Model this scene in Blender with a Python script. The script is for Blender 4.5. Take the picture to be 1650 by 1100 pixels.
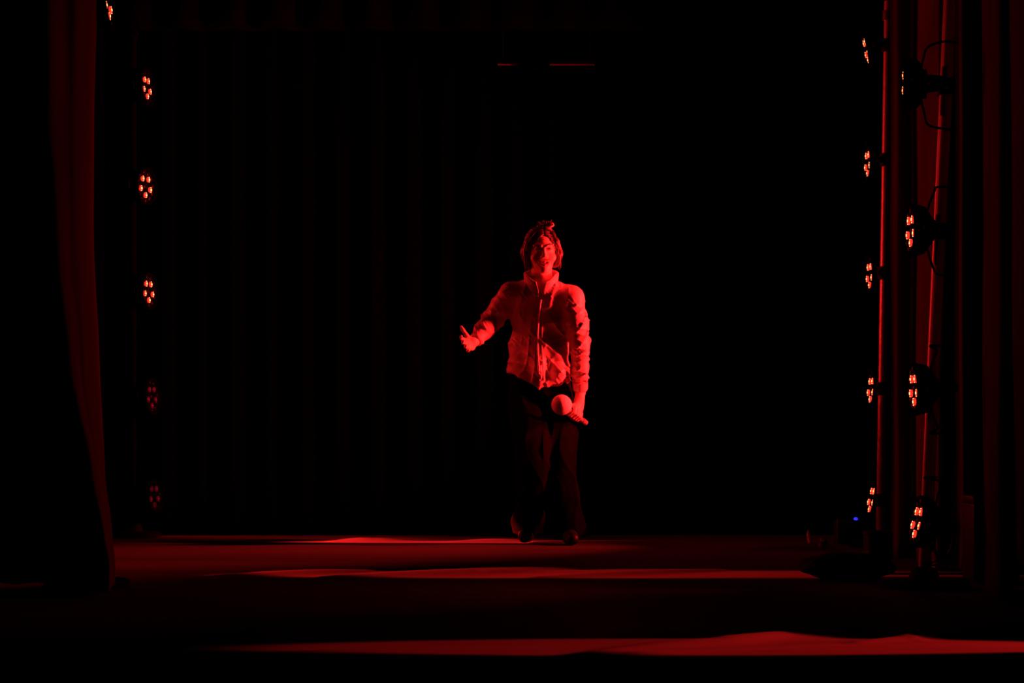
import bpy, bmesh, math, random
import numpy as np
from mathutils import Vector, Matrix, noise

# ------------------------------------------------------------------ camera, world, exposure
S = bpy.context.scene
C = S.collection
for o in list(bpy.data.objects):
    bpy.data.objects.remove(o)
F = 3208.0            # focal length in pixels of the 1650 px wide frame (70 mm)
CZ = 0.577            # camera height above the stage floor
HY = 700.0            # image row of the horizon
cam = bpy.data.cameras.new('camera'); cam.lens = 36 * F / 1650; cam.sensor_width = 36
cam.shift_y = (HY - 550) / 1650; cam.clip_end = 100
co = bpy.data.objects.new('camera', cam); C.objects.link(co)
co.location = (0, 0, CZ); co.rotation_euler = (math.pi / 2, 0, 0)
S.camera = co
w = bpy.data.worlds.new('world'); S.world = w; w.use_nodes = True
w.node_tree.nodes['Background'].inputs[0].default_value = (0.2, 0.2, 0.9, 1)
w.node_tree.nodes['Background'].inputs[1].default_value = 0.0008
S.view_settings.view_transform = 'Standard'; S.view_settings.look = 'None'
S.view_settings.gamma = 1; S.view_settings.exposure = 0.0
S.view_settings.use_curve_mapping = False
RED = (1.0, 0.013, 0.013)
KEY = 1.0

def at(px, py, Y):
    return Vector(((px - 825) * Y / F, Y, CZ + (HY - py) * Y / F))
def X_(px, Y): return (px - 825) * Y / F

# ------------------------------------------------------------------ materials
def mat(name, col, rough=.6, metal=0, spec=.5, noise_s=0, noise_a=.3, emis=None, estr=0, bump=0, bump_s=60, sheen=0, stretch=None):
    m = bpy.data.materials.new(name); m.use_nodes = True
    nt = m.node_tree; b = nt.nodes['Principled BSDF']
    b.inputs['Base Color'].default_value = (*col, 1); b.inputs['Roughness'].default_value = rough
    b.inputs['Metallic'].default_value = metal; b.inputs['Specular IOR Level'].default_value = spec
    if emis:
        b.inputs['Emission Color'].default_value = (*emis, 1); b.inputs['Emission Strength'].default_value = estr
    if noise_s or bump:
        tc = nt.nodes.new('ShaderNodeTexCoord'); mp = nt.nodes.new('ShaderNodeMapping')
        nt.links.new(tc.outputs['Object'], mp.inputs[0])
        if stretch: mp.inputs['Scale'].default_value = stretch
    if noise_s:
        n = nt.nodes.new('ShaderNodeTexNoise'); n.inputs['Scale'].default_value = noise_s; n.inputs['Detail'].default_value = 5
        nt.links.new(mp.outputs[0], n.inputs['Vector'])
        r = nt.nodes.new('ShaderNodeValToRGB')
        r.color_ramp.elements[0].position = .3; r.color_ramp.elements[1].position = .7
        r.color_ramp.elements[0].color = (*[c * (1 - noise_a) for c in col], 1)
        r.color_ramp.elements[1].color = (*[min(1, c * (1 + noise_a)) for c in col], 1)
        nt.links.new(n.outputs['Fac'], r.inputs[0]); nt.links.new(r.outputs[0], b.inputs['Base Color'])
    if bump:
        n = nt.nodes.new('ShaderNodeTexNoise'); n.inputs['Scale'].default_value = bump_s; n.inputs['Detail'].default_value = 4
        nt.links.new(mp.outputs[0], n.inputs['Vector'])
        bp = nt.nodes.new('ShaderNodeBump'); bp.inputs['Strength'].default_value = bump; bp.inputs['Distance'].default_value = .01
        nt.links.new(n.outputs['Fac'], bp.inputs['Height']); nt.links.new(bp.outputs[0], b.inputs['Normal'])
    return m
M = dict(
    floor=mat('stage_vinyl', (.075, .07, .07), .75, spec=.12, noise_s=1.4, noise_a=.3, bump=.15, bump_s=9, stretch=(.35, 1.5, 1)),
    black=mat('black_velour', (.0005, .0005, .0007), 1, spec=0, noise_s=30),
    pit=mat('black_carpet', (.002, .002, .002), 1, spec=0, noise_s=80),
    red_drape=mat('wing_drape', (.14, .05, .05), .95, spec=.02, noise_s=4, noise_a=.22, bump=.2, bump_s=70, stretch=(3, 3, .4)),
    border=mat('black_border_cloth', (.0022, .0018, .0022), 1, spec=0, noise_s=8),
    can=mat('black_lamp_housing', (.002, .002, .0022), .85, spec=.02, noise_s=30),
    clamp=mat('black_clamp_metal', (.004, .004, .004), .6, spec=.2, noise_s=30),
    pole=mat('grey_boom_pipe', (.95, .88, .88), .42, metal=.6, noise_s=20, noise_a=.15),
    blackpole=mat('black_boom_pipe', (.0015, .0015, .0015), .9, spec=.03, noise_s=20),
    rubber=mat('black_rubber', (.003, .003, .003), .7, spec=.1, noise_s=40),
    gear=mat('black_gear_shell', (.01, .01, .012), .5, spec=.25, noise_s=50),
    edge=mat('worn_metal_edge', (.25, .22, .22), .4, metal=.6, noise_s=30),
    plastic=mat('shiny_plastic_scrap', (.75, .7, .75), .15, spec=.8, noise_s=40),
    batten=mat('pale_batten_paint', (.2, .18, .2), .6, noise_s=10),
    skin=mat('skin', (.82, .52, .42), .45, spec=.4, noise_s=30, noise_a=.06, bump=.05, bump_s=200),
    jacket=mat('pale_satin_jacket', (.55, .43, .42), .45, spec=.45, noise_s=14, noise_a=.06, bump=.12, bump_s=90),
    trim=mat('jacket_piping', (.75, .65, .65), .35, spec=.6, noise_s=30, noise_a=.1),
    trouser=mat('black_trousers', (.0045, .0035, .0035), .95, spec=.0, noise_s=25, noise_a=.2, bump=.2, bump_s=60),
    shoe=mat('black_shoe_leather', (.008, .007, .007), .5, spec=.3, noise_s=25),
    hair=mat('dark_hair', (.075, .045, .045), .4, spec=.6, noise_s=60, noise_a=.4, stretch=(4, 4, .5)),
    brow=mat('dark_brow', (.03, .02, .02), .8, noise_s=60),
    eyeball=mat('eye', (.05, .04, .04), .2, noise_s=60),
    lip=mat('lip', (.6, .22, .22), .35, noise_s=60, noise_a=.1),
    teeth=mat('teeth', (.8, .78, .72), .3, noise_s=60, noise_a=.05),
    foam=mat('pale_foam', (.95, .9, .85), .85, spec=.1, noise_s=80, noise_a=.05, bump=.3, bump_s=300),
    micbody=mat('microphone_body', (.35, .33, .34), .35, metal=.5, noise_s=50),
    led=mat('lit_red_led_lens', (.1, .01, .01), .3, emis=(1, .03, .018), estr=1.15, noise_s=60),
    leddot=mat('lit_red_led_core', (.1, .01, .01), .3, emis=(1, .2, .06), estr=9, noise_s=60),
    dim=mat('dim_red_led_lens', (.05, .01, .01), .3, emis=(1, .01, .06), estr=.035, noise_s=60),
    dimdot=mat('dim_red_led_core', (.05, .01, .01), .3, emis=(1, .02, .1), estr=.22, noise_s=60),
    deadled=mat('unlit_led_lens', (.004, .003, .003), .3, spec=.2, noise_s=60),
    blue=mat('blue_indicator', (.01, .01, .1), .3, emis=(.03, .03, 1), estr=1.2, noise_s=60),
)

# ------------------------------------------------------------------ object helpers
def obj(name, bm, m, parent=None, smooth=True):
    me = bpy.data.meshes.new(name)
    bmesh.ops.recalc_face_normals(bm, faces=bm.faces)
    bm.to_mesh(me); bm.free()
    if smooth:
        for p in me.polygons: p.use_smooth = True
        try: me.set_sharp_from_angle(angle=math.radians(38))
        except Exception: pass
    me.materials.append(m)
    o = bpy.data.objects.new(name, me); C.objects.link(o)
    if parent: o.parent = parent
    return o
def tag(o, label=None, cat=None, group=None, kind=None):
    if label: o['label'] = label
    if cat: o['category'] = cat
    if group: o['group'] = group
    if kind: o['kind'] = kind
    return o
def empty(name, loc, label, cat, group=None):
    o = bpy.data.objects.new(name, None); C.objects.link(o); o.location = loc
    o.empty_display_size = .05
    return tag(o, label, cat, group)
def box(bm, c, s, rot=None, bev=0):
    r = bmesh.ops.create_cube(bm, size=1)
    vs = r['verts']
    bmesh.ops.scale(bm, vec=s, verts=vs)
    if bev:
        es = list({e for v in vs for e in v.link_edges})
        q = bmesh.ops.bevel(bm, geom=es, offset=bev, segments=2, affect='EDGES', profile=.6)
        vs = list({v for f in q['faces'] for v in f.verts} | {v for v in vs if v.is_valid})
    if rot is not None: bmesh.ops.rotate(bm, cent=(0, 0, 0), matrix=rot, verts=vs)
    bmesh.ops.translate(bm, vec=c, verts=vs)
def cyl(bm, a, b, r1, r2=None, n=24, caps=True):
    a = Vector(a); b = Vector(b); r2 = r1 if r2 is None else r2
    q = (b - a).to_track_quat('Z', 'Y').to_matrix()
    ra = [bm.verts.new(a + q @ Vector((r1 * math.cos(t), r1 * math.sin(t), 0))) for t in [2 * math.pi * i / n for i in range(n)]]
    rb = [bm.verts.new(b + q @ Vector((r2 * math.cos(t), r2 * math.sin(t), 0))) for t in [2 * math.pi * i / n for i in range(n)]]
    for i in range(n): bm.faces.new((ra[i], ra[(i + 1) % n], rb[(i + 1) % n], rb[i]))
    if caps: bm.faces.new(ra[::-1]); bm.faces.new(rb)
def lathe(bm, prof, axis='Z', n=40, mtx=None):
    rings = []
    for (r, z) in prof:
        ring = []
        for i in range(n):
            t = 2 * math.pi * i / n
            p = Vector((r * math.cos(t), r * math.sin(t), z))
            if axis == 'Y': p = Vector((p.x, p.z, p.y))
            if mtx: p = mtx @ p
            ring.append(bm.verts.new(p))
        rings.append(ring)
    for a, b in zip(rings, rings[1:]):
        for i in range(n): bm.faces.new((a[i], a[(i + 1) % n], b[(i + 1) % n], b[i]))
    bm.faces.new(rings[0][::-1]); bm.faces.new(rings[-1])
def spline(pts, n=8):
    P = [Vector(p) for p in pts]; out = []
    for i in range(len(P) - 1):
        p0 = P[max(i - 1, 0)]; p1 = P[i]; p2 = P[i + 1]; p3 = P[min(i + 2, len(P) - 1)]
        for k in range(n):
            t = k / n
            out.append(.5 * ((2 * p1) + (p2 - p0) * t + (2 * p0 - 5 * p1 + 4 * p2 - p3) * t * t + (3 * p1 - p0 - 3 * p2 + p3) * t ** 3))
    out.append(P[-1]); return out
def tube(bm, pts, r, n=10, r_end=None):
    P = [Vector(p) for p in pts]; rings = []
    for i, p in enumerate(P):
        d = (P[min(i + 1, len(P) - 1)] - P[max(i - 1, 0)]).normalized()
        q = d.to_track_quat('Z', 'Y').to_matrix()
        rr = r if r_end is None else r + (r_end - r) * i / (len(P) - 1)
        rings.append([bm.verts.new(p + q @ Vector((rr * math.cos(2 * math.pi * k / n), rr * math.sin(2 * math.pi * k / n), 0))) for k in range(n)])
    for a, b in zip(rings, rings[1:]):
        # match the ring start to avoid twist
        j = min(range(n), key=lambda s: (a[0].co - b[s].co).length)
        for i in range(n): bm.faces.new((a[i], a[(i + 1) % n], b[(i + 1 + j) % n], b[(i + j) % n]))
        b[:] = b[j:] + b[:j]
    bm.faces.new(rings[0][::-1]); bm.faces.new(rings[-1])

# ------------------------------------------------------------------ the stage
YF, YB = 5.14, 11.2
def floor_h(x, y):
    h = 0.004 * noise.noise(Vector((x * .5, y * 2.2, 0))) + .0015 * noise.noise(Vector((x * 1.6, y * 6, 3)))
    # creases of the loose vinyl: (x0,y0)-(x1,y1), height, half width
    for (x0, y0, x1, y1, hh, ww) in CREASES:
        dx, dy = x1 - x0, y1 - y0; L2 = dx * dx + dy * dy
        t = ((x - x0) * dx + (y - y0) * dy) / L2
        tc = min(1, max(0, t))
        px, py = x0 + dx * tc, y0 + dy * tc
        d = math.hypot(x - px, y - py)
        wv = ww * (.6 + .8 * math.sin(math.pi * tc))
        h += hh * math.exp(-(d / wv) ** 2) * (0.3 + .7 * math.sin(math.pi * (0.05 + .9 * tc)))
    return h
CREASES = [(.15, 5.16, .75, 5.62, .018, .06), (.6, 5.5, 1.15, 5.9, .016, .05), (.95, 5.5, 1.9, 6.1, .014, .04), (.3, 5.2, .9, 5.45, .006, .02),
           (-.6, 5.3, .4, 5.5, .005, .03), (.9, 5.9, 1.15, 5.55, .008, .02),
           (-1.2, 8.05, -.6, 8.4, .02, .06), (-.75, 8.0, .25, 8.5, .022, .07), (.1, 8.0, .9, 8.45, .016, .06), (-.1, 8.25, .9, 8.6, .006, .04),
           (-1.6, 10.95, -.8, 10.8, .008, .05), (-.95, 10.75, -.5, 10.95, .02, .07), (-.3, 10.7, .1, 10.95, .012, .08), (.4, 10.6, 1.3, 10.85, .006, .08),
           (.6, 10.2, 1.5, 10.35, .006, .05)]
bm = bmesh.new(); nx, ny = 330, 460; g = []
for j in range(ny + 1):
    y = YF + (YB + 1.3 - YF) * j / ny; row = []
    for i in range(nx + 1):
        x = -3.6 + 7.2 * i / nx
        row.append(bm.verts.new((x, y, floor_h(x, y) if 0 < j else 0)))
    g.append(row)
for j in range(ny):
    for i in range(nx): bm.faces.new((g[j][i], g[j][i + 1], g[j + 1][i + 1], g[j + 1][i]))
lo = [bm.verts.new((v.co.x, YF + .0, -.06)) for v in g[0]]
for i in range(nx): bm.faces.new((g[0][i + 1], g[0][i], lo[i], lo[i + 1]))
fl = obj('floor', bm, M['floor']); tag(fl, kind='structure')
bm = bmesh.new(); box(bm, (0, YF + .05, -.5), (7.2, .06, .86)); tag(obj('trim_1', bm, M['pit'], smooth=False), kind='structure')
bm = bmesh.new(); box(bm, (0, 2, -.96), (8, 7, .06)); tag(obj('trim_2', bm, M['pit'], smooth=False), kind='structure')
def shell(name, c, s):
    b = bmesh.new(); box(b, c, s); tag(obj(name, b, M['black'], smooth=False), kind='structure')
shell('wall_back', (0, YB + 1.35, 1.8), (12.2, .1, 4.5)); shell('wall_left', (-6.1, 7, 1.5), (.1, 12, 5.1))
shell('wall_right', (6.1, 7, 1.5), (.1, 12, 5.1)); shell('ceiling', (0, 7, 4.1), (12.3, 12, .1))

def cloth(name, cols, m, label, z_keys=None, nv=60, sub=8, amp=.006, thick=.006, seed=0, group=None):
    """cols: list of columns; a column = list of (z, X, Y) from low to high"""
    def samp(colm, z):
        if z <= colm[0][0]: return Vector((colm[0][1], colm[0][2]))
        for a, b in zip(colm, colm[1:]):
            if z <= b[0]:
                t = (z - a[0]) / (b[0] - a[0]); t = t * t * (3 - 2 * t) * .5 + t * .5
                return Vector((a[1] + (b[1] - a[1]) * t, a[2] + (b[2] - a[2]) * t))
        return Vector((colm[-1][1], colm[-1][2]))
    z0 = min(c[0][0] for c in cols); z1 = max(c[-1][0] for c in cols)
    bm = bmesh.new(); rows = []
    for j in range(nv + 1):
        z = z0 + (z1 - z0) * j / nv
        P = [samp(c, z).to_3d() for c in cols]
        Q = spline(P, sub)
        rows.append([bm.verts.new((q.x + amp * noise.noise(Vector((q.x * 20, z * 1.5, seed))), q.y + amp * 1.6 * noise.noise(Vector((q.x * 25, z * 1.2, seed + 7))), z)) for q in Q])
    for a, b in zip(rows, rows[1:]):
        for i in range(len(a) - 1): bm.faces.new((a[i], a[i + 1], b[i + 1], b[i]))
    o = obj(name, bm, m)
    s = o.modifiers.new('thickness', 'SOLIDIFY'); s.thickness = thick
    tag(o, label, 'curtain', group); return o
def col_px(Y, pts):   # pts: (py, px) listed bottom to top, Y constant or per point
    return [(at(px, py, yy).z, at(px, py, yy).x, yy) for (py, px, *r) in pts for yy in [r[0] if r else Y]]
def straight(px, Y, zlo=.02, zhi=3.9, px_lo=None):
    p = px if px_lo is None else px_lo
    return [(zlo, X_(p, Y), Y), (zhi, X_(px, Y), Y)]

# backdrop of black velour with shallow folds
cols = []
for i in range(61):
    x = -3.0 + 6.0 * i / 60
    yy = YB + .22 + (.035 if i % 2 else -.035) + .01 * math.sin(i * 1.7)
    cols.append([(.012, x, yy), (3.9, x, yy)])
cloth('backdrop_curtain', cols, M['black'], 'full width black velour backdrop hanging behind the performer', nv=10, sub=4)

# left wing drape, swept aside: the ridge runs from upper left down to the right
Yd = 7.05
zt = 3.3
ridge = [(905, 172), (860, 164), (760, 146), (590, 112), (400, 92), (200, 77), (0, 74), (-400, 74)]
redge = [(905, 176), (860, 172), (760, 160), (600, 150), (350, 140), (200, 140), (0, 145), (-400, 148)]
def shift(tab, dpx, Y): return [(at(px + dpx, py, Y).z, at(px + dpx, py, Y).x, Y) for (py, px) in tab]
mid1 = [(a[0], a[1] * .62 + b[1] * .38) for a, b in zip(ridge, redge)]
mid2 = [(a[0], a[1] * .3 + b[1] * .7) for a, b in zip(ridge, redge)]
zb = .02
cols = [shift(ridge, -190, 7.6), shift(ridge, -150, 7.42), shift(ridge, -110, 7.5), shift(ridge, -70, 7.3), shift(ridge, -35, 7.24), shift(ridge, -6, Yd + .03),
        shift(ridge, 2, Yd), shift(mid1, 0, 7.09), shift(mid2, 0, 7.12), shift(redge, 0, 7.22), shift(redge, 8, 7.45)]
cols = [[(zb, c[0][1], c[0][2])] + c for c in cols]
cloth('wing_curtain', cols, M['red_drape'], 'swept dark wing drape on the left catching a faint red glow', seed=2, nv=90, amp=.008)
# plain black legs masking the wings on the left
def leg_curtain(xa, xb, Y, label, n=9, m=None, zlo=.01):
    cc = []
    for i in range(n + 1):
        x = xa + (xb - xa) * i / n
        y = Y + (.03 if i % 2 else -.03)
        cc.append([(zlo, x, y), (3.9, x, y)])
    cloth('wing_curtain', cc, m or M['black'], label, nv=10, sub=5)
leg_curtain(-2.9, -1.95, 9.0, 'black leg curtain hanging between the left lamp column and the swept drape')

# right wing drapes
def seq(cs, zlo=.02):
    return [[(zlo, X_(c[2] if len(c) > 2 else c[0], c[1]), c[1]), (3.9, X_(c[0], c[1]), c[1])] for c in cs]
cloth('wing_curtain', seq([(1436, 8.99), (1441, 8.98), (1450, 8.95), (1462, 8.99), (1472, 8.96), (1478, 8.98), (1486, 8.77, 1480), (1496, 8.6, 1490), (1507, 8.43, 1500), (1516, 8.3, 1512),
                           (1524, 8.36), (1534, 8.33), (1543, 8.30), (1550, 8.22, 1552), (1556, 8.3), (1566, 8.5), (1580, 8.62)]),
      M['red_drape'], 'right wing drape hanging behind the nearest lamp boom', seed=5, amp=.006)
cloth('wing_curtain', seq([(1582, 7.5, 1588), (1586, 7.2, 1591), (1589, 7.0, 1594), (1598, 6.86, 1603), (1610, 6.7, 1612), (1614, 6.78, 1614), (1620, 6.95, 1620), (1626, 7.2, 1626), (1640, 7.3)]),
      M['red_drape'], 'narrow hanging fold of wing drape between two dark gaps at far right', seed=9, amp=.006)
cloth('wing_curtain', seq([(1618, 6.6, 1640), (1622, 6.53, 1643), (1634, 6.4, 1650), (1652, 6.27, 1660), (1670, 6.2, 1672), (1690, 6.4), (1700, 6.9)], zlo=.16),
      M['red_drape'], 'rightmost wing drape cut off by the right edge of the picture', seed=12, amp=.006)
leg_curtain(2.3, 3.1, 10.2, 'black leg curtain behind the far right lamp column')

# overhead border and batten
cc = []
for i in range(41):
    x = -2.6 + 5.2 * i / 40
    cc.append([(2.81, x, 11.0 + (.02 if i % 2 else -.02)), (3.9, x, 11.0)])
o = cloth('border_curtain', cc, M['border'], 'dark border cloth hung across the top of the stage', nv=8, sub=4)
bt = empty('batten', at(872, 100, 9.6), 'short pale overhead bar with a dark bracket at its middle', 'batten')
def rel(e, p): return Vector(p) - e.location
b = bmesh.new(); cyl(b, rel(bt, at(802, 101, 9.6)), rel(bt, at(958, 101, 9.6)), .012); obj('bar', b, M['batten'], bt)
b = bmesh.new(); box(b, (-.035, -.02, .02), (.15, .09, .11), bev=.01); obj('bracket', b, M['black'], bt)
b = bmesh.new()
for px in (810, 950): cyl(b, rel(bt, at(px, 101, 9.6)), rel(bt, at(px, 101, 9.6)) + Vector((0, 0, 1.65)), .003, n=8)
obj('hanging_wire', b, M['blackpole'], bt)

# ------------------------------------------------------------------ lamp booms
def boom(base, top, r, m, label, base_r=.2, plate=True):
    e = empty('boom_stand', (base[0], base[1], 0), label, 'light stand', None)
    b = bmesh.new(); cyl(b, rel(e, (base[0], base[1], .03)), rel(e, top), r, n=28); obj('pole', b, m, e)
    b = bmesh.new(); lathe(b, [(base_r, .004), (base_r, .022), (base_r * .93, .03), (.06, .035), (.045, .075), (r + .004, .08)]); obj('base_plate', b, M['rubber'], e)
    b = bmesh.new(); d = (Vector(top) - Vector((base[0], base[1], .03))).normalized(); t = rel(e, top) - d * .10
    cyl(b, t, t + d * .05, r * 1.35, n=20); b2 = t + d * .025
    cyl(b, b2, b2 + Vector((.035, -.03, 0)), .008, n=10); obj('coupler', b, M['edge'] if m is M['pole'] else m, e)
    return e
nearpole_b = (X_(1478, 7.5) + .026, 7.5, .03); nearpole_t = (X_(1530, 7.5) + .026, 7.5, 2.75)
farpole_b = (X_(1411, 10.2) + .024, 10.2, .03); farpole_t = (X_(1425, 10.2) + .024, 10.2, CZ + (HY - 2) * 10.2 / F)
leftpole_b = (X_(214, 11.2), 11.2, .03); leftpole_t = (X_(214, 11.2), 11.2, 2.9)
lnpole_b = (X_(140, 7.55), 7.55, .03); lnpole_t = (X_(140, 7.55), 7.55, 2.9)
boom(nearpole_b, nearpole_t, .024, M['pole'], 'nearest leaning lamp boom on the right, with a thin red glint along its edge', .17)
boom(farpole_b, farpole_t, .024, M['pole'], 'upright far right lamp boom drawn as one bright red line', .16)
boom(leftpole_b, leftpole_t, .02, M['blackpole'], 'unlit black boom carrying the column of five lamps on the left', .16)
boom(lnpole_b, lnpole_t, .02, M['blackpole'], 'black boom hidden beside the swept drape at upper left', .16)
def pole_at(b, t, z):
    f = (z - b[2]) / (t[2] - b[2]); return Vector((b[0] + (t[0] - b[0]) * f, b[1] + (t[1] - b[1]) * f, z))

# ------------------------------------------------------------------ LED par cans
PENT = [(.047 * math.cos(math.radians(a)), .047 * math.sin(math.radians(a))) for a in (-90, -18, 54, 126, 198)]
OUT = [(.074 * math.cos(math.radians(a)), .074 * math.sin(math.radians(a))) for a in range(6, 360, 30)]
def make_mesh(fn, m, name):
    b = bmesh.new(); fn(b); bmesh.ops.recalc_face_normals(b, faces=b.faces)
    me = bpy.data.meshes.new(name); b.to_mesh(me); b.free()
    for p in me.polygons: p.use_smooth = True
    me.set_sharp_from_angle(angle=math.radians(38))
    me.materials.append(m); return me
def f_house(b):
    lathe(b, [(.02, .066), (.07, .064), (.088, .05), (.095, .03), (.096, .004), (.09, .0), (.088, .006), (.02, .008)], axis='Y')
    for k in range(9):
        box(b, (-.056 + .014 * k, .07, 0), (.004, .022, .11 - abs(k - 4) * .012))
def f_bezel(b):
    lathe(b, [(.099, .012), (.1, -.004), (.096, -.01), (.088, -.01), (.086, -.002), (.086, .012)], axis='Y')
def f_lens(b):
    lathe(b, [(.0145, .006), (.0145, -.0005), (.012, -.002), (.007, -.0028), (.002, -.003)], axis='Y', n=20)
def f_core(b):
    lathe(b, [(.0055, -.002), (.0055, -.0035), (.003, -.0042), (.001, -.0043)], axis='Y', n=12)
    for dz in (-.0115, .0115): lathe(b, [(.0025, .0), (.0025, -.0022), (.001, -.0026)], axis='Y', n=8, mtx=Matrix.Translation((0, 0, dz)))
def f_yoke(b):
    # strap bent round the can
    pts = [(-.108, .03, 0)] + [(.112 * math.cos(t), .03 + .13 * math.sin(t), 0) for t in [math.pi - math.pi * k / 14 for k in range(1, 14)]] + [(.108, .03, 0)]
    pr = []
    for p in pts:
        pr.append(Vector((p[0], p[1], 0)))
    prev = None
    for p in pr:
        d = (p - Vector((0, .03, 0))).normalized()
        q = [b.verts.new(p + Vector((0, 0, .016))), b.verts.new(p + d * .004 + Vector((0, 0, .016))), b.verts.new(p + d * .004 - Vector((0, 0, .016))), b.verts.new(p - Vector((0, 0, .016)))]
        if prev:
            for i in range(4): b.faces.new((prev[i], prev[(i + 1) % 4], q[(i + 1) % 4], q[i]))
        else: b.faces.new(q)
        prev = q
    b.faces.new(prev)
def f_knob(b):
    cyl(b, (.10, .03, 0), (.135, .03, 0), .014, n=12)
ME = {k: make_mesh(f, m, k) for k, f, m in [('housing', f_house, M['can']), ('bezel', f_bezel, M['can']), ('lens', f_lens, M['led']), ('dim_lens', f_lens, M['dim']),
      ('core', f_core, M['leddot']), ('dim_core', f_core, M['dimdot']), ('unlit_lens', f_lens, M['deadled']), ('yoke', f_yoke, M['clamp']), ('tilt_knob', f_knob, M['clamp'])]}
def link(me, name, parent, loc=(0, 0, 0), rot=None):
    o = bpy.data.objects.new(name, me); C.objects.link(o); o.parent = parent; o.location = loc
    if rot: o.rotation_euler = rot
    return o
def par(px, py, Y, k, side, pitch, label, pole, energy, group, dim=False, cable=None, blend=.6, cone=80, vis=(0, 1, 2, 3, 4), size=1):
    """side=+1: lamp on the left facing right; k = how wide its face looks (cosine)"""
    loc = at(px, py, Y)
    vd = math.atan2(-loc.x, loc.y)            # direction to the camera measured from -Y towards +X
    a = vd + side * math.acos(k)              # facing direction, from -Y towards +X
    e = empty('stage_lamp', loc, label, 'stage lamp', group)
    e.rotation_mode = 'XYZ'; e.rotation_euler = (0, 0, a)
    rt = Matrix.Rotation(math.radians(-pitch), 4, 'X')
    e.matrix_world = Matrix.Translation(loc) @ Matrix.Rotation(a, 4, 'Z') @ rt @ Matrix.Scale(size, 4)
    link(ME['housing'], 'housing', e); link(ME['bezel'], 'bezel', e)
    for i, (x, z) in enumerate(PENT):
        dd = dim
        L = link(ME['dim_lens' if dd else 'lens'], 'led_lens', e, (x, -.001, z)); L['label'] = 'dim red lens' if dd else 'glowing red lens'
        if i in vis: link(ME['dim_core' if dd else 'core'], 'led_core', L, (0, 0, 0))
    for (x, z) in OUT: link(ME['unlit_lens'], 'unlit_lens', e, (x, .001, z))
    link(ME['unlit_lens'], 'unlit_lens', e, (0, .001, 0))
    link(ME['yoke'], 'yoke', e); link(ME['tilt_knob'], 'tilt_knob', e)
    # clamp arm to the pole
    inv = e.matrix_world.inverted()
    pp = pole_at(pole[0], pole[1], loc.z); yk = e.matrix_world @ Vector((0, .155, 0))
    b = bmesh.new(); pl = inv @ pp; yl = inv @ yk
    cyl(b, yl, pl, .014, n=12)
    up = (inv.to_3x3() @ Vector((0, 0, 1))).normalized()
    cyl(b, pl - up * .03, pl + up * .03, .034, n=20); cyl(b, pl - up * .012, pl + up * .012, .040, n=6)
    obj('clamp', b, M['clamp'], e)
    if cable:
        for sg in (1, -1):
            b = bmesh.new(); st = e.matrix_world @ Vector((0, .06, sg * .05))
            q = [st, Vector((st.x + .012, st.y, loc.z + sg * .10)), Vector((st.x + .035, pp.y - .03, loc.z + sg * .145)), Vector((pp.x - .02, pp.y - .045, loc.z + sg * .163)), Vector((pp.x + .035, pp.y - .02, loc.z + sg * .165))]
            tube(b, [inv @ Vector(v) for v in spline(q, 8)], .0045)
            obj('power_cable', b, M['rubber'], e)
    if energy:
        l = bpy.data.lights.new('beam', 'SPOT'); l.energy = energy * KEY; l.color = RED; l.spot_size = math.radians(cone); l.spot_blend = blend
        l.shadow_soft_size = .045
        lo = bpy.data.objects.new('beam', l); C.objects.link(lo)
        lo.matrix_world = e.matrix_world @ Matrix.Translation((0, -.02, 0)) @ Matrix.Rotation(-math.pi / 2, 4, 'X')
    return e
GL, GR, GN = 'stage lamps in the far left column', 'stage lamps in the far right column', 'stage lamps on the nearest right boom'
PL = (leftpole_b, leftpole_t); PR = (farpole_b, farpole_t); PN = (nearpole_b, nearpole_t); PLN = (lnpole_b, lnpole_t)
NM = ['topmost', 'second from the top', 'middle', 'fourth from the top', 'lowest']
for i, (px, py, k, p, en, dm) in enumerate([(237, 141, .36, 4, 40, 0), (235, 300, .54, 0, 50, 0), (240, 469, .44, 2, 46, 0), (245, 639, .42, 2, 4, 1), (249, 799, .42, 3, 1, 1)]):
    par(px, py, 11.12, k, 1, p, ('dim round LED stage lamp, ' if dm else 'bright round LED stage lamp, ') + NM[i] + ' of the far left column', PL, en, GL, dim=bool(dm),
        vis=(0, 1, 2, 3, 4) if i < 4 else (1, 2, 4), size=1.06)
for i, (px, py, k, p, en) in enumerate([(1396, 81, .1, -12, 120), (1398, 263, .22, 0, 220), (1401, 443, .24, 0, 520), (1403, 627, .24, 4, 400), (1404, 804, .22, 11, 7)]):
    par(px, py, 10.32, k, -1, p, 'red LED stage lamp, nearly edge on, ' + NM[i] + ' in far right column', PR, en, GR, size=1.1)
NN = ['topmost, seen edge on,', 'second from the top', 'third from the top', 'lowest, tilted upward,']
for i, (px, py, k, p, en) in enumerate([(1457, 136, .07, 0, 5), (1467, 371, .25, 0, 7), (1472, 627, .25, -2, 20), (1477, 840, .28, 12, 7)]):
    par(px, py, 7.44, k, -1, p, 'large red LED stage lamp, ' + NN[i] + ' on the nearest right boom', PN, en, GN, cable=True, cone=70)
par(174, 6, 7.5, .2, 1, 6, 'red LED stage lamp cut by the top edge beside the left drape', PLN, 12, 'stage lamp above the left drape', cone=80)

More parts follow.
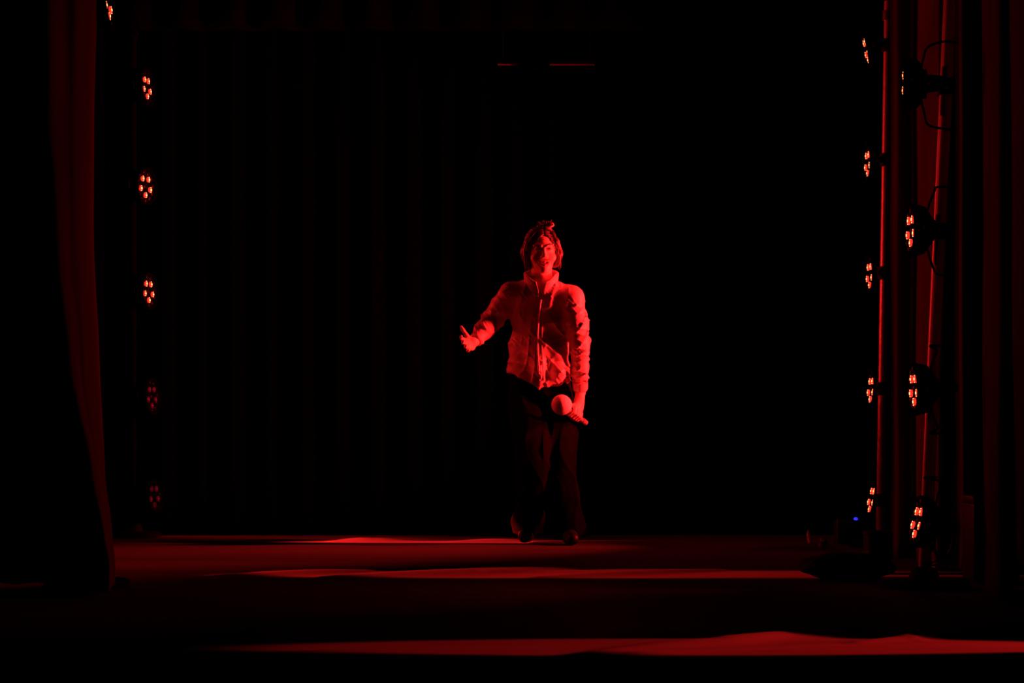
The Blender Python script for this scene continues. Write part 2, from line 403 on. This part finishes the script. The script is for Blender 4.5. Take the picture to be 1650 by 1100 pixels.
# unseen spots added offstage, one for each raked red band on the floor
def side_beam(name, loc, aim, energy, cone, squash, blend=.8, soft=.03):
    l = bpy.data.lights.new(name, 'SPOT'); l.energy = energy * KEY; l.color = RED; l.spot_size = math.radians(cone); l.spot_blend = blend
    l.shadow_soft_size = soft
    o = bpy.data.objects.new(name, l); C.objects.link(o); o.location = loc
    d = (Vector(aim) - Vector(loc)).normalized()
    z = -d; x = Vector((0, 0, 1)).cross(z).normalized(); y = z.cross(x)
    m = Matrix((x, y, z)).transposed().to_4x4()
    o.matrix_world = Matrix.Translation(loc) @ m @ Matrix.Diagonal((squash, 1, 1, 1))
side_beam('floor_beam_front', (5.5, 5.42, .9), (.74, 5.41, 0), 7500, 5.15, 1, blend=.25, soft=.02)
side_beam('floor_beam_middle', (-5.5, 8.22, .9), (.0, 8.22, 0), 15000, 5.6, 1, blend=.5, soft=.02)
side_beam('floor_beam_back', (-5.5, 10.72, .9), (-.3, 10.72, 0), 34000, 4.6, .65, blend=.6, soft=.02)

# ------------------------------------------------------------------ gear on the floor at right
e = empty('dimmer_box', (X_(1374, 10.5), 10.5, .0), 'small black box with a tiny blue indicator behind the far right boom', 'electrical box')
b = bmesh.new(); box(b, (0, 0, .068), (.18, .14, .12), bev=.006); obj('case', b, M['gear'], e)
b = bmesh.new(); box(b, (-.0905, -.06, .075), (.006, .014, .11), bev=.001); obj('corner_strip', b, M['edge'], e)
b = bmesh.new(); lathe(b, [(.011, 0), (.011, .004), (.005, .006)], mtx=Matrix.Translation((.008, -.045, .1335)) @ Matrix.Rotation(.6, 4, 'X')); obj('indicator_light', b, M['blue'], e)
b = bmesh.new(); tube(b, spline([(-.03, .0, .125), (-.05, 0, .16), (-.02, .01, .175), (.02, .02, .15), (.05, .03, .125)], 8), .004); obj('carry_handle', b, M['rubber'], e)
for i, (px, py, s, lab) in enumerate([(1303, 876, .018, 'small upright scrap of shiny plastic left of a larger one on the stage'), (1326, 884, .024, 'larger crumpled scrap of shiny plastic on the stage at right')]):
    Y = CZ * F / (py - HY); rnd = random.Random(4 + i)
    b = bmesh.new(); bmesh.ops.create_icosphere(b, subdivisions=3, radius=s)
    for v in b.verts:
        n1 = noise.noise(v.co * 60 + Vector((i * 9, 0, 0))); v.co *= 1 + .9 * n1
        if i == 0: v.co.x *= .45; v.co.z *= 1.7
        v.co.z += s * (1.6 if i == 0 else .8)
    mz = min(v.co.z for v in b.verts)
    for v in b.verts: v.co.z -= mz
    o = obj('plastic_scrap', b, M['plastic'], smooth=False); o.location = (X_(px, Y), Y, .002); tag(o, lab, 'scrap')
# slumped bag + case at the foot of the booms
b = bmesh.new(); bmesh.ops.create_uvsphere(b, u_segments=40, v_segments=24, radius=1)
for v in b.verts:
    p = v.co.copy(); v.co = Vector((p.x * .19, p.y * .13, p.z * .055)) * (1 + .12 * noise.noise(p * 2.5)); v.co.z = max(v.co.z, -.045)
    v.co.z += .046 + .006 * noise.noise(p * 6)
o = obj('sandbag', b, M['rubber']); o.location = (X_(1372, 7.85), 7.95, .004); tag(o, 'low slumped black bag lying on the stage before the far right boom', 'sandbag')
e = empty('equipment_case', (X_(1418, 8.2), 8.25, 0), 'small upright black case at the foot of the far right boom', 'case')
b = bmesh.new(); box(b, (0, 0, .085), (.10, .14, .15), bev=.012); obj('body', b, M['rubber'], e)
b = bmesh.new(); box(b, (0, 0, .168), (.104, .144, .022), bev=.008); obj('lid', b, M['rubber'], e)
b = bmesh.new(); box(b, (0, -.076, .155), (.03, .008, .02), bev=.002); obj('latch', b, M['clamp'], e)
e = empty('equipment_case', (X_(1588, 7.8), 7.8, 0), 'tall black case standing in the dark between the right drapes', 'case')
b = bmesh.new(); box(b, (0, 0, .16), (.14, .2, .30), bev=.01); obj('body', b, M['gear'], e)
b = bmesh.new(); box(b, (0, 0, .325), (.146, .206, .03), bev=.008); obj('lid', b, M['gear'], e)
b = bmesh.new(); tube(b, spline([(-.03, -.1, .2), (-.028, -.125, .2), (.028, -.125, .2), (.03, -.1, .2)], 6), .005); obj('carry_handle', b, M['rubber'], e)
# coil of cable hung on the near boom
b = bmesh.new(); pts = []
for k in range(0, 97):
    t = k / 96 * 2 * math.pi * 4
    pts.append((.034 * math.cos(t) + .002 * math.sin(3 * t), .006 * math.sin(t * .25) + k * .0003, .05 * math.sin(t)))
tube(b, pts, .0042, n=8)
o = obj('cable_coil', b, M['gear']); pz = pole_at(nearpole_b, nearpole_t, .17); o.location = (pz.x + .062, pz.y - .03, .17); tag(o, 'coil of black cable hung low on the nearest right boom', 'cable')

# ------------------------------------------------------------------ implicit surfaces (surface nets)
class Field:
    def __init__(s, lo, hi, h):
        s.h = h; s.lo = np.array(lo, float); n = np.ceil((np.array(hi) - s.lo) / h).astype(int) + 1
        s.n = n; s.ax = [s.lo[i] + h * np.arange(n[i]) for i in range(3)]
        s.f = np.full(tuple(n), .3, np.float32)
    def sl(s, lo, hi):
        r = []
        for i in range(3):
            a = max(0, int((lo[i] - s.lo[i]) / s.h)); b = min(s.n[i], int((hi[i] - s.lo[i]) / s.h) + 2)
            if b <= a: return None, None
            r.append(slice(a, b))
        g = np.meshgrid(*[s.ax[i][r[i]].astype(np.float32) for i in range(3)], indexing='ij')
        return tuple(r), g
    def mix(s, r, d, k, sub=False):
        f = s.f[r]
        if sub:
            d = -d
            if k <= 0: s.f[r] = np.maximum(f, d); return
            hh = np.clip(.5 - .5 * (f - d) / k, 0, 1); s.f[r] = f * (1 - hh) + d * hh + k * hh * (1 - hh); return
        if k <= 0: s.f[r] = np.minimum(f, d); return
        hh = np.clip(.5 + .5 * (f - d) / k, 0, 1); s.f[r] = f * (1 - hh) + d * hh - k * hh * (1 - hh)
    def cap(s, a, b, ra, rb, k=.01, sub=False, sy=1):
        a = np.array(a, float); b = np.array(b, float); m = max(ra, rb) + max(k, .004) * 2 + 3 * s.h + .02
        r, g = s.sl(np.minimum(a, b) - m, np.maximum(a, b) + m)
        if r is None: return
        ba = b - a; L = max(ba @ ba, 1e-9)
        p = [g[i] - a[i] for i in range(3)]
        t = np.clip((p[0] * ba[0] + p[1] * ba[1] + p[2] * ba[2]) / L, 0, 1)
        d = np.sqrt(sum((p[i] - t * ba[i]) ** 2 for i in range(3))) - (ra + (rb - ra) * t)
        s.mix(r, d, k, sub)
    def ell(s, c, rad, k=.01, R=None, sub=False):
        c = np.array(c, float); rad = np.array(rad, float); m = rad.max() + max(k, .004) * 2 + 3 * s.h + .02
        r, g = s.sl(c - m, c + m)
        if r is None: return
        p = np.stack([g[i] - c[i] for i in range(3)])
        if R is not None: p = np.tensordot(np.array(R).T, p, 1)
        q = np.sqrt(sum((p[i] / rad[i]) ** 2 for i in range(3))) + 1e-9
        q2 = np.sqrt(sum((p[i] / rad[i] ** 2) ** 2 for i in range(3))) + 1e-9
        s.mix(r, q * (q - 1) / q2, k, sub)
    def chain(s, pts, k=.01):
        for (a, ra), (b, rb) in zip(pts, pts[1:]): s.cap(a, b, ra, rb, k)
    def mesh(s):
        f = s.f; ins = f < 0; n = f.shape
        cnt = np.zeros([d - 1 for d in n], np.int8); 
        for i in (0, 1):
            for j in (0, 1):
                for k in (0, 1): cnt += ins[i:n[0] - 1 + i, j:n[1] - 1 + j, k:n[2] - 1 + k]
        act = (cnt > 0) & (cnt < 8); idx = -np.ones(act.shape, np.int64); A = np.argwhere(act); idx[tuple(A.T)] = np.arange(len(A))
        acc = np.zeros((len(A), 3)); w = np.zeros(len(A))
        cor = [(i, j, k) for i in (0, 1) for j in (0, 1) for k in (0, 1)]
        V = {c: f[A[:, 0] + c[0], A[:, 1] + c[1], A[:, 2] + c[2]].astype(float) for c in cor}
        for c in cor:
            for ax in range(3):
                if c[ax] == 0:
                    d = list(c); d[ax] = 1; d = tuple(d); a, b = V[c], V[d]
                    m = (a < 0) != (b < 0); t = np.where(m, a / np.where(m, a - b, 1), 0)
                    pos = np.tile(np.array(c, float), (len(A), 1)); pos[:, ax] += t
                    acc[m] += pos[m]; w[m] += 1
        P = s.lo + s.h * (A + acc / w[:, None])
        faces = []
        for ax in range(3):
            o1, o2 = (ax + 1) % 3, (ax + 2) % 3
            a = [slice(None)] * 3; b = [slice(None)] * 3; a[ax] = slice(0, -1); b[ax] = slice(1, None)
            m = ins[tuple(a)] != ins[tuple(b)]; E = np.argwhere(m)
            E = E[(E[:, o1] > 0) & (E[:, o2] > 0) & (E[:, o1] < n[o1] - 1) & (E[:, o2] < n[o2] - 1)]
            flip = ins[tuple(a)][tuple(E.T)]
            q = []
            for (u, v) in ((0, 0), (-1, 0), (-1, -1), (0, -1)):
                c = E.copy(); c[:, o1] += u; c[:, o2] += v; q.append(idx[tuple(c.T)])
            q = np.stack(q, 1); q[~flip] = q[~flip][:, ::-1]; faces.append(q)
        return P, np.concatenate(faces)
    def obj(s, name, m, parent, smooth_it=0):
        P, Fc = s.mesh()
        me = bpy.data.meshes.new(name); me.from_pydata(P.tolist(), [], Fc.tolist()); me.update()
        me.polygons.foreach_set('use_smooth', [True] * len(me.polygons)); me.materials.append(m)
        o = bpy.data.objects.new(name, me); C.objects.link(o); o.parent = parent
        if smooth_it:
            b = bmesh.new(); b.from_mesh(me)
            for _ in range(smooth_it): bmesh.ops.smooth_vert(b, verts=b.verts, factor=.5, use_axis_x=True, use_axis_y=True, use_axis_z=True)
            b.to_mesh(me); b.free()
            me.polygons.foreach_set('use_smooth', [True] * len(me.polygons))
        return o

# ------------------------------------------------------------------ the performer
PY = 10.6; PX = X_(885, PY)
def L(px, py, dy=0):
    p = at(px, py, PY + dy); return np.array((p.x - PX, dy, p.z))
person = empty('person', (PX, PY, 0), 'smiling person in a pale zipped jacket walking forward, arm out, holding a microphone', 'person')

hip = L(868, 622, 0); chest = L(872, 510, -.12); nb = L(872, 462, -.20)
shA, elA, wrA = L(824, 474, -.17), L(794, 514, -.13), L(766, 549, -.27)     # arm stretched to the left of the picture
shB, elB, wrB = L(921, 480, -.20), L(934, 556, -.17), L(935, 630, -.085)    # arm hanging with the microphone
hA, kA, aA = L(848, 640, .02), L(860, 748, -.20), L(850, 850, .12)         # rear leg
hB, kB, aB = L(893, 640, 0), L(902, 748, -.06), L(916, 850, -.10)          # leading leg
HC = L(873, 404, -.27)
yaw, roll, pit = math.radians(6), math.radians(-3), math.radians(6)
RH = np.array((Matrix.Rotation(yaw, 3, 'Z') @ Matrix.Rotation(roll, 3, 'Y') @ Matrix.Rotation(pit, 3, 'X')))
HS = 1.0
def H(x, y, z): return HC + RH @ (np.array((x, y, z)) * HS)

body = Field((-.52, -.52, -.0), (.28, .32, 1.74), .0042)
# head
body.ell(H(0, .018, .028), (.074, .092, .084), 0, RH)
body.ell(H(0, -.022, -.03), (.060, .068, .075), .03, RH)
body.ell(H(0, -.045, -.078), (.036, .036, .03), .03, RH)
body.ell(H(0, -.074, -.098), (.020, .016, .016), .02, RH)
for s in (-1, 1):
    body.ell(H(s * .040, -.058, -.036), (.026, .026, .022), .018, RH)      # cheeks raised by the smile
    body.ell(H(s * .076, .012, -.01), (.009, .018, .030), .006, RH)        # ears
    body.ell(H(s * .032, -.098, .012), (.019, .014, .012), .012, RH, sub=True)
    body.cap(H(s * .014, -.090, .026), H(s * .050, -.076, .030), .008, .006, .012)
    body.ell(H(s * .032, -.080, .010), (.016, .011, .010), .004, RH)       # lids
    body.ell(H(s * .012, -.100, -.030), (.009, .010, .008), .006, RH)
body.cap(H(0, -.084, .022), H(0, -.106, -.024), .007, .011, .010)
body.ell(H(0, -.088, -.062), (.026, .010, .012), .006, RH, sub=True)         # open smiling mouth
# neck, trunk
body.cap(H(0, .02, -.06), nb, .052, .058, .03)
body.ell(chest, (.145, .10, .16), .04); body.ell((chest + hip) / 2, (.13, .095, .16), .05); body.ell(hip, (.125, .09, .11), .05)
body.cap(shA, nb, .05, .055, .04); body.cap(shB, nb, .05, .055, .04)
def ip(a, b, t): return a + (b - a) * t
body.chain([(shA, .048), (elA, .037), (wrA, .024)], .02)
body.chain([(shB, .048), (elB, .037), (wrB, .026)], .02)
for h_, k_, a_ in ((hA, kA, aA), (hB, kB, aB)): body.chain([(h_, .075), (k_, .055), (ip(k_, a_, .35), .052), (a_, .036)], .03)
for a_ in (aA, aB):
    body.cap(a_, np.array((a_[0], a_[1], .05)), .036, .03, .01)
    body.cap(np.array((a_[0], a_[1], .045)), np.array((a_[0], a_[1] - .10, .035)), .028, .022, .01)
# free hand: palm turned to the audience, thumb up, fingers spread and bent
fw = (wrA - elA) / np.linalg.norm(wrA - elA)
pa = L(757, 554, -.315)                                   # middle of the palm
body.chain([(wrA, .024), (ip(wrA, pa, .5), .026)], .012)
hd = np.array((-.42, -.80, -.10)); hd /= np.linalg.norm(hd)             # direction of the fingers
sd = np.array((.32, -.25, -.85)); sd -= hd * (sd @ hd); sd /= np.linalg.norm(sd)   # from index to little finger
nn = np.cross(hd, sd)                                     # palm normal
if nn[1] > 0: nn = -nn
RP = np.stack([sd, nn, hd], 1)
body.ell(pa, (.038, .014, .044), .012, RP)
for i, (o_, ln, sp) in enumerate([(-.030, .068, -.16), (-.010, .076, -.04), (.011, .070, .08), (.030, .056, .22)]):
    d1 = hd + sd * sp; d1 /= np.linalg.norm(d1)
    p0 = pa + sd * o_ + hd * .034; p1 = p0 + d1 * ln * .42 + nn * .003
    d2 = d1 * .88 + nn * .45; p2 = p1 + d2 * ln * .32; d3 = d1 * .7 + nn * .7; p3 = p2 + d3 * ln * .26
    body.chain([(p0, .0092), (p1, .0085), (p2, .0078), (p3, .0068)], .004)
t0 = pa - sd * .028 - hd * .02; t1 = t0 + (-sd * .75 + hd * .35) * .036; t2 = t1 + (-sd * .85 + hd * .28) * .030; t3 = t2 + (-sd * .9 + hd * .1) * .022
body.chain([(t0, .013), (t1, .0105), (t2, .0092), (t3, .0075)], .006)
# microphone axis and the hand closed round it
mb, me_ = L(905, 652, -.215), L(938, 677, -.075)          # head of the microphone, end of its handle
ma = (me_ - mb) / np.linalg.norm(me_ - mb)
gc = ip(mb, me_, .60)                                     # where the hand grips
up_ = wrB - gc; up_ -= ma * (up_ @ ma); up_ /= np.linalg.norm(up_)      # from handle towards the wrist
sdB = np.cross(ma, up_)                                   # across
if sdB[0] < 0: sdB = -sdB                                 # points to the right of the picture / outwards
rH = .015
pc = gc + up_ * .030 + sdB * .020
body.chain([(wrB, .026), (ip(wrB, pc, .6), .028)], .015)
RB = np.stack([ma, up_, sdB], 1)
body.ell(pc + up_ * .010, (.037, .040, .016), .014, RB)
for i, o_ in enumerate((-.034, -.012, .010, .031)):
    c = gc + ma * o_ ; ln = (1, 1.06, 1, .86)[i]; R_ = rH + .010
    pts = []
    for j, ang in enumerate((38, -15, -75, -140, -195)):
        t = math.radians(ang); rr = R_ * (1.25, 1.1, 1.02, 1, 1)[j] * (ln if j < 3 else 1)
        pts.append((c + sdB * rr * math.cos(t) + up_ * rr * math.sin(t), (.0102, .0098, .009, .0082, .0072)[j]))
    body.chain(pts, .003)
tb = pc - ma * .030 + up_ * .008 - sdB * .006
body.chain([(tb, .013), (tb - ma * .022 - up_ * .014 - sdB * .012, .0112), (gc - ma * .058 - sdB * .014 + up_ * .018, .0098), (gc - ma * .078 - sdB * .008 + up_ * .016, .0078)], .005)
body.obj('body', M['skin'], person, 1)

# facial features
def blob(name, cs, m, h=.0016, k=.003):
    P = np.array([c[0] for c in cs]); lo = P.min(0) - .03; hi = P.max(0) + .03
    f = Field(lo, hi, h)
    for c in cs:
        if len(c) == 3: f.cap(c[0], c[1], c[2], c[2], k)
        else: f.cap(c[0], c[1], c[2], c[3], k)
    return f.obj(name, m, person)
for s in (-1, 1):
    blob('eyebrow', [(H(s * .015, -.098, .030), H(s * .030, -.096, .0355), .0032), (H(s * .030, -.096, .0355), H(s * .050, -.083, .031), .0032, .0018)], M['brow'])
    blob('eyelashes', [(H(s * .018, -.0925, .0085), H(s * .031, -.0930, .0120), .0022), (H(s * .031, -.0930, .0120), H(s * .046, -.084, .0075), .0022, .0015)], M['eyeball'])
lc = [(-.029, -.088, -.050), (-.016, -.0985, -.0515), (0, -.1015, -.0525), (.016, -.0985, -.0515), (.029, -.088, -.050)]
lo_ = [(-.029, -.088, -.050), (-.018, -.094, -.066), (0, -.0985, -.0725), (.018, -.094, -.066), (.029, -.088, -.050)]
blob('lips', [(H(*a), H(*b), .0042) for a, b in zip(lc, lc[1:])] + [(H(*a), H(*b), .0052) for a, b in zip(lo_, lo_[1:])], M['lip'])
blob('teeth', [(H(-.018, -.087, -.057), H(0, -.093, -.0585), .0055), (H(0, -.093, -.0585), H(.018, -.087, -.057), .0055)], M['teeth'])

# hair: parted bob tied up at the crown, strands beside the cheeks
hr = Field(HC - .19, HC + .19, .003)
hr.ell(H(0, .026, .036), (.088, .100, .092), 0, RH)
for s in (-1, 1):
    hr.cap(H(s * .066, -.022, .04), H(s * .086, -.002, -.02), .026, .022, .02)
    hr.cap(H(s * .086, -.002, -.02), H(s * .080, .0, -.078), .020, .010, .015)
    hr.cap(H(s * .074, .03, .0), H(s * .068, .035, -.07), .035, .022, .02)
hr.cap(H(0, .08, .0), H(0, .07, -.08), .05, .035, .02)
hr.ell(H(.006, -.092, -.008), (.062, .060, .094), .006, RH, sub=True)      # open at the face
hr.cap(H(.010, -.075, .060), H(.010, -.075, .092), .032, .010, .006, sub=True)
hr.ell(H(.0, -.080, -.10), (.066, .08, .07), .008, RH, sub=True)
hr.ell(H(.022, .01, .122), (.036, .034, .020), .016, RH)                      # loose knot on the crown
hr.ell(H(.046, -.01, .134), (.020, .018, .013), .006, RH)
gx, gy, gz = np.meshgrid(*hr.ax, indexing='ij')
q_ = np.stack([gx - HC[0], gy - HC[1], gz - HC[2]]); lx, ly, lz = [sum(RH[k][i] * q_[k] for k in range(3)) for i in range(3)]
rr_ = np.sqrt((lx * 1.05) ** 2 + (lz + .03) ** 2)
wv = .0018 * np.sin(rr_ * 420 + ly * 160 + 2.2 * np.sin(lx * 45 + lz * 22)) + .0011 * np.sin(rr_ * 760 - ly * 120 + 3 * np.sin(lz * 35))
part = .004 * np.exp(-((lx - .010 - .1 * (lz - .1)) / .004) ** 2) * (lz > .05) * (ly < .05)
hr.f += (wv + part).astype(np.float32)
hair = hr.obj('hair', M['hair'], person)
rnd = random.Random(3); b = bmesh.new()
for i in range(40):
    s = -1 if i % 2 else 1; a = rnd.uniform(0, 1)
    top = H(.006 + s * rnd.uniform(.03, .055), -.03 + rnd.uniform(-.006, .02), .108 + rnd.uniform(-.006, .006))
    m1 = H(s * rnd.uniform(.066, .080), -.062 + a * .04, .055 + rnd.uniform(-.01, .01))
    m2 = H(s * rnd.uniform(.082, .097), -.045 + a * .04, -.01)
    en = H(s * rnd.uniform(.072, .098), -.04 + a * .05, -.085 + rnd.uniform(-.02, .03))
    tube(b, spline([top, m1, m2, en], 5), .0014, n=5, r_end=.0006)
for i in range(24):
    t = rnd.uniform(0, 6.28)
    p = H(.03 + .03 * math.cos(t), -.005 + .02 * math.sin(t), .135); q = H(.03 + .055 * math.cos(t), -.005 + .04 * math.sin(t), .142 + rnd.uniform(-.004, .014))
    tube(b, [p, ip(p, q, .5) + np.array((0, 0, .008)), q], .0013, n=5, r_end=.0006)
obj('loose_strands', b, M['hair'], person)
ctr = H(.052, -.028, .128)
hc = Field(ctr - .04, ctr + .04, .0018); hc.ell(ctr, (.014, .008, .007), 0, RH); hc.ell(ctr + RH @ np.array((.008, -.002, .004)), (.006, .006, .006), .003, RH)
o = hc.obj('hair_clip', M['trim'], person); o['label'] = 'shiny pale hair clip'

# jacket
jk = Field((-.48, -.40, .78), (.25, .27, 1.52), .0042)
jc = L(871, 512, -.07)
jk.ell(L(872, 500, -.125), (.172, .120, .17), 0)
jk.ell(L(868, 560, -.075), (.160, .120, .16), .05)
jk.ell(L(868, 598, -.03), (.172, .135, .13), .04)
jk.cap(shA + np.array((.0, 0, .0)), nb + np.array((0, .01, -.02)), .060, .07, .04)
jk.cap(shB, nb + np.array((0, .01, -.02)), .062, .07, .04)
jk.chain([(shA, .064), (ip(shA, elA, .55), .058), (elA, .053), (ip(elA, wrA, .5), .049), (ip(elA, wrA, .9), .036)], .025)
jk.chain([(shB, .064), (ip(shB, elB, .5), .060), (elB, .050), (ip(elB, wrB, .5), .044), (ip(elB, wrB, .93), .036)], .025)
gx, gy, gz = np.meshgrid(*[a.astype(np.float32) for a in jk.ax], indexing='ij')
def sstep(x, a, b):
    t = np.clip((x - a) / (b - a), 0, 1); return t * t * (3 - 2 * t)
def crease(v): return -(1 - np.abs(np.sin(v))) ** 2.5
jk.cap(L(868, 545, -.165), L(867, 610, -.235), .025, .035, .08); jk.cap(L(896, 560, -.15), L(900, 606, -.19), .03, .035, .06)
# cut the hem (rises at both sides) 
hemz = L(868, 623, -.1)[2] + .075 * sstep(-gx, .03, .24) + .03 * sstep(gx, .04, .13)
jk.f = np.maximum(jk.f, (hemz - gz) * .9)
# creases: rings on both sleeves, drags on the trunk
def along(a, b):
    d = b - a; n = np.linalg.norm(d); d = d / n
    t = (gx - a[0]) * d[0] + (gy - a[1]) * d[1] + (gz - a[2]) * d[2]
    return t, n
disp = np.zeros_like(gx)
wob = .6 + .6 * np.sin(gx * 31 + gz * 19) * np.sin(gz * 43 - gx * 17 + gy * 25)
t, n_ = along(shB, wrB)
mk = sstep(gx, .118, .14) * sstep(t, -.02, .04)
disp += mk * wob * (.013 * crease(t * 46 + gy * 30 + 30 * (gx - .15) + 1.2 * np.sin(t * 19)) + .007 * crease(t * 85 - gx * 60 + gy * 40))
t, n_ = along(shA, wrA)
mk = sstep(-gx, .185, .215)
disp += mk * wob * (.011 * crease(t * 40 + 20 * gy + 1.5 * np.sin(gx * 25)) + .006 * crease(t * 75 + 35 * gz))
mt = sstep(gx, -.2, -.16) * (1 - sstep(gx, .10, .13))
disp += mt * wob * (.012 * crease(gx * 20 + gz * 9 + 1.3 * np.sin(gz * 12) + .5) + .006 * crease(gx * 45 - gz * 22 + 2 * np.sin(gx * 20 + gz * 8)))
disp += mt * wob * .009 * crease(gz * 42 + gx * 24 + 2 * np.sin(gx * 14)) * (1 - sstep(gz, .95, 1.05))
disp += wob * .0035 * crease(gx * 95 + gz * 70 + 3 * np.sin(gz * 33 + gx * 28))
jk.f += disp.astype(np.float32) * .9 + .002
# neck opening
jk.cap(nb + np.array((0, -.01, .0)), H(0, 0, -.06), .058, .062, .004, sub=True)
jacket = jk.obj('jacket', M['jacket'], person, 1)
# standing collar
cf = Field(nb - .14, nb + .15, .0032)
r, g = cf.sl(nb - .2, nb + .2)
ax = np.array((0., -.32, 1.)); ax /= np.linalg.norm(ax)
p = [g[i] - nb[i] for i in range(3)]; tt = p[0] * ax[0] + p[1] * ax[1] + p[2] * ax[2]
q = [p[i] - tt * ax[i] for i in range(3)]; rr = np.sqrt((q[0] * .94) ** 2 + (q[1] * 1.02) ** 2 + q[2] ** 2)
target = .076 + .10 * np.maximum(tt - .01, 0) 
zz = tt - .075 + .035 * sstep(-q[1], .03, .08)
cf.f[r] = np.maximum(np.abs(rr - target) - .0045, np.maximum(zz, -.035 - tt))
gap = np.maximum(np.abs(p[0] + .002) - .012 - .28 * np.maximum(tt, 0), q[1]); cf.f[r] = np.maximum(cf.f[r], -gap)
cf.obj('collar', M['jacket'], person, 1)['label'] = 'standing open jacket collar'
b = bmesh.new()
yv = Vector((0, 1, 0)); axv = Vector(ax); uu = Vector((1, 0, 0)); vv = axv.cross(uu).normalized()
pts = []
for k in range(41):
    a = math.radians(-70 + 320 * k / 40 + 0)      # open at the front (-90 deg)
    dirv = uu * math.cos(a) + vv * math.sin(a)
    fr = max(0, -dirv.y); s_ = min(1, max(0, (fr * .08 - .03) / .05)); s_ = s_ * s_ * (3 - 2 * s_)
    tz = .075 - .035 * s_; rr_ = .076 + .10 * (tz - .01)
    pts.append(Vector(nb) + axv * tz + dirv * rr_ * 1.02)
tube(b, pts, .0036, n=8); o = obj('collar_piping', b, M['trim'], person); o['label'] = 'pale piping along the collar edge'
# zip, hem band and cuffs
def surf(px, py):      # first jacket surface met from the front at a picture position
    x, z = L(px, py, -.17)[[0, 2]]
    i = int(round((x - jk.lo[0]) / jk.h)); k = int(round((z - jk.lo[2]) / jk.h)); colm = jk.f[i, :, k]
    j = np.argmax(colm < 0); return np.array((x, jk.ax[1][j], z))
b = bmesh.new(); zp = [surf(px, py) for px, py in [(871, 484), (869, 500), (867, 520), (866, 540), (866, 560), (867, 580), (868, 600), (869, 614)]]
tube(b, spline([p + np.array((0, -.001, 0)) for p in zp], 6), .006, n=8)
o = obj('zip', b, M['trim'], person); o['label'] = 'pale zip strip down the jacket front'
tube_b = bmesh.new(); tube(tube_b, spline([p + np.array((.022, -.0, 0)) for p in zp], 6), .0035, n=8)
obj('placket_edge', tube_b, M['jacket'], person)
for nm, a, b_, r_ in (('cuff', ip(elA, wrA, .86), ip(elA, wrA, 1.0), .038), ('cuff', ip(elB, wrB, .80), ip(elB, wrB, .99), .041)):
    b = bmesh.new(); d = b_ - a
    cyl(b, a, a + d * .8, r_, r_ * .97, n=28, caps=True); cyl(b, a + d * .8, b_, r_ * .97, r_ * .85, n=28)
    obj(nm, b, M['jacket'], person)

# trousers
tr = Field((-.24, -.36, .0), (.22, .34, 1.02), .0055)
tr.ell(L(869, 622, .0), (.150, .112, .12), 0); tr.ell(L(868, 600, -.01), (.14, .10, .10), .04)
for h_, k_, a_, w_ in ((hA, kA, aA, 1), (hB, kB, aB, 1)):
    tr.chain([(h_, .096), (ip(h_, k_, .55), .090), (k_, .074), (ip(k_, a_, .5), .070), (ip(k_, a_, 1.0), .078)], .02)
gx, gy, gz = np.meshgrid(*[a.astype(np.float32) for a in tr.ax], indexing='ij')
an = np.arctan2(gy + .02, gx - np.where(gx < -.04, -.10, .04))
tr.f += (.014 * crease(an * 2.2 + 1.2 * np.sin(gz * 7) + gz * 3) + .006 * crease(gx * 34 + gz * 7 + np.sin(gz * 16))).astype(np.float32) - .004
tr.f = np.maximum(tr.f, .024 + np.where(gy > .05, .02, 0) - gz)
tr.obj('trousers', M['trouser'], person, 2)
# shoes: toe towards the audience
for a_, tw, lift in ((aA, -.12, .0), (aB, .12, 0)):
    f = Field((a_[0] - .12, a_[1] - .26, -.005), (a_[0] + .12, a_[1] + .14, .16), .0045)
    d = np.array((tw, -1, 0)); d /= np.linalg.norm(d); base = np.array((a_[0], a_[1], .0))
    f.cap(base - d * .045 + np.array((0, 0, .045)), base + d * .07 + np.array((0, 0, .040)), .038, .036, 0)
    f.cap(base + d * .07 + np.array((0, 0, .040)), base + d * .15 + np.array((0, 0, .034)), .038, .032, .02)
    f.cap(base + np.array((0, 0, .05)), base + np.array((0, 0, .12)), .038, .036, .02)
    gz = f.ax[2][None, None, :]; f.f = np.maximum(f.f, (.004 - gz)).astype(np.float32)
    sh = f.obj('shoe', M['shoe'], person)
    b = bmesh.new()
    for k in range(4):
        p = base + d * (.045 + .02 * k) + np.array((0, 0, .083 - .006 * k)); s_ = np.array((d[1], -d[0], 0)) * .02
        tube(b, [p - s_, p + np.array((0, 0, .004)), p + s_ + d * .008], .0022, n=6)
    obj('laces', b, M['shoe'], sh)

# microphone in the hanging hand
mic = empty('microphone', Vector(mb) + person.location, 'handheld microphone with a large pale round foam head, gripped at the hip', 'microphone')
mi = Vector((0, 0, 0)); mx = Vector(ma)
q = mx.to_track_quat('Z', 'Y').to_matrix().to_4x4()
Lh = float(np.linalg.norm(me_ - mb))
b = bmesh.new(); lathe(b, [(.021, .045), (.019, .065), (.0155, .09), (.0145, Lh - .01), (.013, Lh + .005)], mtx=q); obj('handle', b, M['micbody'], mic)
b = bmesh.new(); bmesh.ops.create_uvsphere(b, u_segments=40, v_segments=28, radius=.053)
for v in b.verts: v.co = q @ Vector((v.co.x, v.co.y, v.co.z * 1.04)) 
o = obj('foam_head', b, M['foam'], mic); o['label'] = 'pale round foam head'
b = bmesh.new(); lathe(b, [(.0165, Lh + .0), (.0165, Lh + .012), (.0150, Lh + .035), (.012, Lh + .037)], mtx=q); obj('end_cap', b, M['micbody'], mic)
